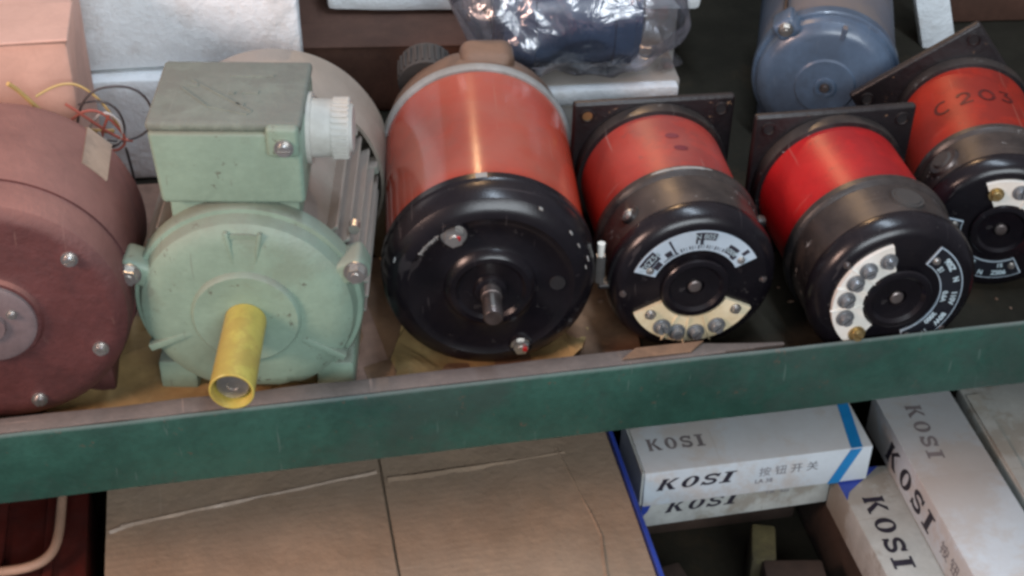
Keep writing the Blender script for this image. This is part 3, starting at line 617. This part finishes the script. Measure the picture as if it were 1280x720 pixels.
# foam-capped carton under the bagged motor
t = thing('foam_tray', 'flat white foam-edged box under the bagged motor', 'box', (.318, .302, FZ), -.07)
soft_box('tray_body', -.062, .060, .002, .125, .0008, .076, 'ivory', t, seed=21, amp=.0008)
soft_box('foam_edge', -.066, .058, -.001, .012, .0768, .0925, 'foam', t, seed=22, amp=.0006, n=3)
soft_box('tray_top', -.068, .062, .0125, .128, .0768, .0925, 'foamgrey', t, seed=23, amp=.0008)

t = thing('bagged_motor', 'small grey-blue motor wrapped in a clear crinkled plastic bag on the foam tray', 'wrapped motor', (.300, .362, .0575), -.10)
cz_ = .041; q = Matrix.Rotation(R(-90), 4, 'Z')
bm = new(); lathe(bm, [(-.058, 0), (-.058, .020), (-.052, .036), (-.046, .0395), (-.030, .0400), (-.029, .0375), (.026, .0375), (.027, .0400), (.040, .0395), (.046, .034), (.050, .02), (.050, 0)], cz_, seg=48); bm.transform(q); link('motor_body', bm, 'bagblue', t, 30)
for i in range(9):
    a = 60 + i * 15; mm = q @ Matrix.Translation((0, 0, cz_)) @ Matrix.Rotation(-R(a), 4, 'Y'); bm = new(); box(bm, .037, .0405, -.027, .024, -.0010, .0010, 0, 1, mm); link('cooling_fin', bm, 'bagblue', t, 0)
bm = new(); box(bm, -.030, .022, -.02, .022, cz_ + .036, cz_ + .055, .004, 3); link('terminal_box', bm, 'bagblue', t)
# bag
bm = new(); bmesh.ops.create_icosphere(bm, subdivisions=6, radius=1)
def crease(p): 
    s = 0
    for i, f_ in enumerate((9, 19, 37)): s += (1 - abs(noise.noise(p * f_ + Vector((i * 7, 3, 1)))) * 2.2) / (i * 1.1 + 1)
    return s
for v in bm.verts:
    d = v.co.normalized(); sgn = lambda a, e: math.copysign(abs(a) ** e, a)
    p = Vector((sgn(d.x, .72) * .082, sgn(d.y, .75) * .050, sgn(d.z, .7) * .050 + .047))
    if d.x < -.5: p.x -= (-d.x - .5) * .02; p.z += (-d.x - .5) * .05
    p += d * (crease(p) * .0075 - .006)
    p += d * .007 * noise.noise(p * 22)
    if p.z < .0012: p.z = .0012
    v.co = p
link('plastic_bag', bm, 'bag', t, 60)
# gathered loose end of the bag rising at the left
bm = new(); nx, ny = 36, 24; g = []
for i in range(nx + 1):
    row = []
    for j in range(ny + 1):
        u = i / nx; v = j / ny
        p = Vector((-.072 - .030 * u + .01 * math.sin(v * 9), -.030 + .07 * v * (1 - .55 * u) + .02 * u, .045 + .070 * u))
        p += Vector((noise.noise(p * 40), noise.noise(p * 40 + Vector((5, 5, 5))), 0)) * .008 * (1.2 - u)
        row.append(bm.verts.new(p))
    g.append(row)
for i in range(nx):
    for j in range(ny): bm.faces.new((g[i][j], g[i + 1][j], g[i + 1][j + 1], g[i][j + 1]))
link('bag_loose_end', bm, 'bag', t, 60)
# bag fold on the right, a standing flap over the tray's corner
bm = new(); g = []
for i in range(21):
    row = []
    for j in range(17):
        u = i / 20; v = j / 16
        p = Vector((.060 + .022 * u + .006 * math.sin(v * 7 + u * 3), -.030 + .03 * u + .035 * v, .0025 + .062 * v * (1 - .25 * u)))
        p += Vector((noise.noise(p * 50), noise.noise(p * 50 + Vector((5, 5, 5))), 0)) * .006; row.append(bm.verts.new(p))
    g.append(row)
for i in range(20):
    for j in range(16): bm.faces.new((g[i][j], g[i + 1][j], g[i + 1][j + 1], g[i][j + 1]))
link('bag_fold', bm, 'bag', t, 60)

bagt = [o for o in bpy.data.objects if o.name == 'bagged_motor'][0]; bagt.scale = (1.22, 1.05, 1.25); bagt.location = (.290, .352, .0575)
# right back
t = thing('foam_strip', 'narrow white foam strip leaning between the grey-blue motor and brown carton', 'foam strip', (.722, .49, FZ), 0, rot=(R(-12), R(-14), 0))
bm = new(); box(bm, -.018, .018, 0, .012, .001, .16, .002); link('strip', bm, 'foam', t)
t = thing('cardboard_box', 'brown carton behind the tilted flange in the top right corner', 'carton', (.84, .53, FZ), -.1)
soft_box('carton_body', -.095, .12, 0, .15, .0008, .16, 'cardback', t, seed=31)
bm = new(); box(bm, -.097, .122, -.004, .074, .161, .1635, .0008, 1); link('top_flap', bm, 'cardback', t)
t = thing('steel_post', 'teal painted steel bar across the dark back of the shelf', 'steel bar', (.50, .70, FZ), 0)
bm = new(); box(bm, -.14, .14, 0, .02, .045, .085, .002); link('bar', bm, 'teal', t)
for sx in (-.12, .12):
    bm = new(); box(bm, sx - .01, sx + .01, .002, .018, .001, .0445, .001); link('bracket', bm, 'teal', t)

# wires between the maroon motor and the foam
t = thing('wire_bundle', 'tangle of thin yellow, black and red wires between maroon motor and foam block', 'wires', (0, 0, 0))
for pts, r_, mt_ in (
    ([(-.166, .19, .168), (-.160, .195, .160), (-.150, .2, .138), (-.135, .2, .124), (-.112, .2, .116), (-.100, .21, .110)], .0017, 'wireyellow'),
    ([(-.150, .2, .150), (-.130, .21, .158), (-.112, .21, .150), (-.098, .21, .125), (-.092, .21, .100)], .0010, 'wireyellow'),
    ([(-.125, .21, .120), (-.118, .2, .150), (-.095, .2, .156), (-.074, .2, .150), (-.066, .2, .128), (-.074, .2, .108), (-.100, .2, .104), (-.112, .2, .112)], .0010, 'wireblack'),
    ([(-.128, .2, .128), (-.112, .2, .142), (-.096, .2, .122), (-.088, .2, .104), (-.104, .2, .094), (-.112, .2, .110), (-.100, .2, .130)], .0011, 'wirered'),
    ([(-.118, .21, .112), (-.108, .2, .136), (-.094, .2, .130), (-.090, .2, .110), (-.102, .2, .100), (-.110, .2, .116)], .0011, 'wirewhite'),
    ([(-.122, .21, .135), (-.104, .2, .146), (-.086, .21, .126), (-.092, .2, .100), (-.108, .2, .102)], .0010, 'wireblack'),
    ([(-.130, .2, .142), (-.112, .2, .126), (-.100, .2, .108), (-.086, .2, .106)], .0012, 'wirered'),
    ([(-.092, .2, .100), (-.088, .21, .06), (-.090, .22, .01), (-.095, .23, -.033)], .0011, 'wireblack')):
    tube('wire', pts, r_, mt_, t)

# papers and scraps on the shelf board
def sheet(name, outline, z, mt, amp, seed, label, cat, group=None, thick=.0006):
    bm = new(); vs = [bm.verts.new((x, y, z)) for x, y in outline]; f = bm.faces.new(vs)
    for _ in range(4): bmesh.ops.subdivide_edges(bm, edges=bm.edges[:], cuts=1, use_grid_fill=True) if len(bm.faces) < 600 else None
    bmesh.ops.triangulate(bm, faces=bm.faces[:]); bmesh.ops.subdivide_edges(bm, edges=bm.edges[:], cuts=2, use_grid_fill=True)
    for v in bm.verts: v.co.z += max(0, (noise.noise(v.co * 28 + Vector((seed, 0, 0))) + .25) * amp)
    r_ = bmesh.ops.extrude_face_region(bm, geom=bm.faces[:])
    for v in [g_ for g_ in r_['geom'] if isinstance(g_, bmesh.types.BMVert)]: v.co.z += thick
    o = link(name, bm, mt, None, 40); tag(o, label, cat, group); return o
sheet('board_sheet', [(-.16, .022), (.095, .022), (.075, .20), (.04, .35), (-.15, .36)], FZ + .0003, 'underpaper', .002, 12, 'pinkish brown board sheet lying under the mint green motor and its yellow paper', 'board')
sheet('paper_scrap', [(-.20, .024), (.035, .024), (.05, .06), (-.02, .12), (-.11, .16), (-.13, .09), (-.19, .04)], FZ + .001, 'paperyellow', .012, 1, 'oily yellow-brown paper under the mint green motor', 'paper')
sheet('paper_scrap', [(.092, .026), (.20, .024), (.235, .05), (.25, .09), (.18, .14), (.11, .13), (.088, .07)], FZ + .001, 'paperyellow', .016, 5, 'crumpled yellow paper under the largest orange motor', 'paper')
sheet('paper_scrap', [(.075, .024), (.28, .024), (.30, .18), (.05, .22)], FZ + .0003, 'paperbrown', .004, 9, 'brown stained paper spread between the orange motor and the third motor', 'paper')
bm = new(); box(bm, .262, .315, .0075, .0185, .0006, .0016, .0003, 1)
for v in bm.verts: v.co.x += (v.co.y - .014) * 1.2
tag(link('cardboard_scrap', bm, 'paperbrown', None, 0), 'pinkish-brown cardboard scrap lying on the wooden strip', 'scrap')
bm = new(); bmesh.ops.create_icosphere(bm, subdivisions=2, radius=.0034)
for v in bm.verts: v.co *= 1 + .3 * noise.noise(v.co * 600)
o = link('foam_crumb', bm, 'foam', None, 0, loc=(.2420, .036, FZ + .012)); tag(o, 'tiny white foam crumb on the paper behind the wooden strip', 'crumb')
bm = new()
for i in range(240):
    x = random.uniform(-.3, .75); y = random.uniform(.022, .30); s_ = random.uniform(.0006, .0022)
    g_ = bmesh.ops.create_icosphere(bm, subdivisions=1, radius=s_, matrix=Matrix.Translation((x, y, FZ + s_ * .6)) @ Matrix.Diagonal((random.uniform(.6, 1.8), random.uniform(.6, 1.6), .6, 1)))
for v in bm.verts: v.co += Vector((noise.noise(v.co * 900), noise.noise(v.co * 800), 0)) * .0008
link('grit', bm, 'rearbrown', None, 0, 'stuff')
bm = new(); box(bm, .60, .66, .010, .030, FZ + .0005, FZ + .012, .002); tag(link('red_block', bm, 'scarlet', None), 'small red scrap just behind the rail below the right-hand motor', 'scrap')

# ================================================================ BELOW THE RAIL
LZ = -.36
t = thing('cardboard_box', 'large brown taped cardboard box under the green rail', 'carton', (.070, .0, LZ))
bm = new(); box(bm, -.2165, .2165, -.16, .21, .0008, .156, .002); link('carton_body', bm, 'card', t)
def flap(x0, x1, seed, name='top_flap'):
    bm = new(); nx, ny = 60, 110; top = []
    for i in range(nx + 1):
        row = []
        for j in range(ny + 1):
            x = x0 + (x1 - x0) * i / nx; y = -.16 + .37 * j / ny
            z = .1585 + .0016 * noise.noise(Vector((x * 9, y * 9, seed))) + .0007 * noise.noise(Vector((x * 60, y * 12, seed)))
            row.append(bm.verts.new((x, y, z)))
        top.append(row)
    for i in range(nx):
        for j in range(ny): bm.faces.new((top[i][j], top[i + 1][j], top[i + 1][j + 1], top[i][j + 1]))
    r_ = bmesh.ops.extrude_face_region(bm, geom=bm.faces[:])
    for v in [g_ for g_ in r_['geom'] if isinstance(g_, bmesh.types.BMVert)]: v.co.z += .0022
    return link(name, bm, 'card', t, 50)
flap(-.2165, .0125, 1); flap(.0150, .2165, 2)
def crease(pts, wd, hh, mt_='tape', name='crease'):
    bm = new(); rows = []
    for k_ in range(len(pts) - 1):
        (xa, ya), (xb, yb) = pts[k_], pts[k_ + 1]; n_ = 24
        for i in range(n_ + (k_ == len(pts) - 2)):
            u = i / n_; p = Vector((xa + (xb - xa) * u, ya + (yb - ya) * u, .1602)); d = Vector((xb - xa, yb - ya, 0)).normalized(); q = Vector((-d.y, d.x, 0))
            w_ = wd * (.7 + .6 * abs(noise.noise(p * 40))); p += q * noise.noise(p * 30) * .0008
            rows.append([bm.verts.new(p - q * w_), bm.verts.new(p + q * w_ * .1 + Vector((0, 0, hh * (.8 + .5 * noise.noise(p * 25))))), bm.verts.new(p + q * w_)])
    for a, b in zip(rows, rows[1:]):
        for k_ in range(2): bm.faces.new((a[k_], b[k_], b[k_ + 1], a[k_ + 1]))
    return link(name, bm, mt_, t, 0)
crease([(-.205, .100), (-.10, .113), (.010, .127)], .0030, .0024)
crease([(-.214, .094), (-.195, .101)], .0030, .0030)
crease([(.018, .117), (.090, .119), (.175, .124)], .0040, .0022, 'card')
crease([(.168, .131), (.178, .060), (.183, .020), (.176, -.03)], .0030, .0022, 'card')
sh_ = thing('plastic_sheet', 'thin bright blue plastic sheet standing against the cardboard box', 'plastic sheet', (.2895, 0, LZ))
bm = new(); box(bm, -.0018, .0018, -.16, .21, .0008, .1655, .0006, 1); link('sheet', bm, 'blueedge', sh_)

KB = 'white switch cartons with black lettering'
def map_top(x, y, z, ang=0): 
    c, s = math.cos(R(ang)), math.sin(R(ang))
    return lambda u, v, l: (x + u * c - v * s, y + u * s + v * c, z + .00025 + l)
def map_front(x, y, z): return lambda u, v, l: (x + u, y - .00025 - l, z + v)
def sc_(f, s, sy=None): 
    sy = sy or s; return lambda u, v, l: f(u * s, v * sy, l)
# upper white carton, lying along the rail
t = thing('switch_carton', 'white lettered carton with a blue chevron, topmost beside the blue sheet', 'carton', (.308, .0865, -.2), 0, KB)
W, D, H = .2085, .078, .0405
bm = new(); box(bm, 0, W, 0, D, -H, 0, .0012, 2); link('carton_body', bm, 'carton', t)
bm = new()
poly(bm, [(.197, .063), (.2075, .063), (.1985, .0), (.1875, .0)], map_top(0, 0, 0), .0001); poly(bm, [(.1875, -.0008), (.1985, -.0008), (.182, -H), (.171, -H)], map_front(0, 0, 0), .0001)
link('blue_chevron', bm, 'cyan', t, 0)
bm = new(); KOSI(bm, sc_(map_top(.0105, .0265, 0, -1), .0130, .0150), 1.0, .22); link('lettering', bm, 'inkgrey', t, 0)
bm = new(); KOSI(bm, sc_(map_front(.0110, 0, -.0225), .0178, .0132), 1.0, .16, .30); link('lettering', bm, 'ink', t, 0)
f = map_front(.132, 0, -.0195)
mapped_text('lettering', '按 钮 开 关', .0115, lambda u, v, l: f(u, v, l), 'inkfaint', t)
mapped_text('lettering', 'LA 38', .0068, lambda u, v, l: map_front(.110, 0, -.0285)(u, v, l), 'inkfaint', t, .0001)
bm = new(); box(bm, -.0022, -.0004, .002, D - .004, -H, -.001, .0004, 1); link('end_flap', bm, 'cartonold', t)
bm = new(); box(bm, W + .0002, W + .0014, .004, D - .002, -H + .001, -.003, .0005, 1); link('end_flap', bm, 'carton', t)
# lower one, set back
t = thing('switch_carton', 'white lettered carton directly beneath the topmost one, with dirty front', 'carton', (.3125, .1010, -.2415), .015, KB)
bm = new(); box(bm, 0, .200, 0, .078, -.0405, 0, .0012, 2); link('carton_body', bm, 'cartonold', t)
bm = new(); KOSI(bm, sc_(map_front(.022, 0, -.0255), .0172, .0132), 1.0, .16, .30); link('lettering', bm, 'ink', t, 0)
bm = new(); poly(bm, [(.0, -.001), (.012, -.001), (.006, -.020), (.0, -.028)], map_front(0, 0, 0), .0001); link('blue_corner', bm, 'blueedge', t, 0)
mapped_text('lettering', '按 钮', .0105, lambda u, v, l: map_front(.128, 0, -.0185)(u, v, l), 'inkfaint', t)
# right, running toward the viewer
t = thing('switch_carton', 'white lettered carton pointing at the viewer, right of the chevron carton', 'carton', (.5385, -.13, -.2), -.012, KB)
bm = new(); box(bm, 0, .073, 0, .283, -.0420, 0, .0015, 2); link('carton_body', bm, 'carton', t)
bm = new(); KOSI(bm, sc_(map_top(.0225, .262, 0, -94), .0175, .0150), 1.0, .22); link('lettering', bm, 'inkgrey', t, 0)
side = lambda u, v, l: (-.00025 - l, .236 - u, -.034 + v)
bm = new(); KOSI(bm, sc_(side, .0245, .0235), 1.0, .25, .25); link('lettering', bm, 'ink', t, 0)
mapped_text('lettering', '按 钮 开 关', .016, lambda u, v, l: (-.00025, .075 - u, -.028 + v), 'inkfaint', t)
# below it
t = thing('switch_carton', 'soiled lettered carton in shadow beneath the one pointing at the viewer', 'carton', (.4930, -.13, -.2425), .012, KB)
bm = new(); box(bm, 0, .080, 0, .232, -.0420, 0, .0015, 2); link('carton_body', bm, 'cartonold', t)
bm = new(); KOSI(bm, sc_(map_top(.014, .196, 0, -93), .0215, .0190), 1.0, .22); link('lettering', bm, 'ink', t, 0)
bm = new(); poly(bm, [(.0, .229), (.020, .2315), (.044, .2315), (.006, .205), (.0, .195)][0:5], map_top(0, 0, 0), .0001); link('blue_chevron', bm, 'blueedge', t, 0)
# right plain carton
t = thing('plain_carton', 'creased grey-white carton without lettering at the lower right edge', 'carton', (.6185, -.13, -.2045), -.03)
soft_box('carton_body', 0, .078, 0, .285, -.0420, 0, 'cartonold', t, seed=41, amp=.0016)
bm = new(); box(bm, .001, .014, .0, .27, .0012, .0030, .0005, 1)
for v in bm.verts: v.co.z += .001 * math.sin(v.co.y * 40); v.co.x += .001 * math.sin(v.co.y * 55)
link('loose_flap', bm, 'cartonold', t)
# supports beneath the cartons
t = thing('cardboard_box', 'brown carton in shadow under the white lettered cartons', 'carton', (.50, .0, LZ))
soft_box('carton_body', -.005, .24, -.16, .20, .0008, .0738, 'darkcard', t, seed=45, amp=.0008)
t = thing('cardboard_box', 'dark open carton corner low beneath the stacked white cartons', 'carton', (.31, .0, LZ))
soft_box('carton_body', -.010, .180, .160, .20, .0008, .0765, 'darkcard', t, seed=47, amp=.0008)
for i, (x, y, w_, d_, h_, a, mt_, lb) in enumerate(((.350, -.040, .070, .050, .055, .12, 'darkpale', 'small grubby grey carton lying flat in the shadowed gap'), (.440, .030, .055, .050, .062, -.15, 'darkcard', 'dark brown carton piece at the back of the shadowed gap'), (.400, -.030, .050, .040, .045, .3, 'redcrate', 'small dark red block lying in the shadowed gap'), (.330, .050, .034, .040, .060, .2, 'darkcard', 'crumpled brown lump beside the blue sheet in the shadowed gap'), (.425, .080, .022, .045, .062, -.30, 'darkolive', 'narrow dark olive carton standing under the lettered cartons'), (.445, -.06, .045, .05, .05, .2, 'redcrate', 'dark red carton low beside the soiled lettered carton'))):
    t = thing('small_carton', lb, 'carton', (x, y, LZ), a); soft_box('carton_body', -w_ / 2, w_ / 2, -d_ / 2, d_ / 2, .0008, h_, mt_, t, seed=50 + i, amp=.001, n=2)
# dark red crate with beige cord, lower left
t = thing('red_crate', 'dark red plastic crate with ribbed rim at the lower left corner', 'crate', (-.275, .03, LZ))
soft_box('crate_body', -.12, .110, -.12, .15, .0008, .138, 'redcrate', t, seed=61, amp=.001, n=2)
for x in (-.08, -.04, 0, .04, .08):
    bm = new(); box(bm, x - .004, x + .004, -.118, .148, .1385, .1440, .0012, 1); link('rib', bm, 'redcrate', t)
o = tube('beige_cord', [(-.184, .165, -.203), (-.184, .135, -.202), (-.184, .100, -.203), (-.190, .080, -.204), (-.206, .070, -.205), (-.235, .072, -.206), (-.275, .075, -.207)], .0042, 'beige'); tag(o, 'beige cord curling over the dark red crate', 'cord')
bm = new(); rod(bm, (0, 0, 0), (0, 0, .155), .016, .015, 28)
o = link('orange_tube', bm, 'orangeplastic', None, loc=(.710, .160, LZ + .001)); tag(o, 'orange plastic tube end under the rail at the right edge', 'tube')

for p in PROTO: bpy.data.objects.remove(p)
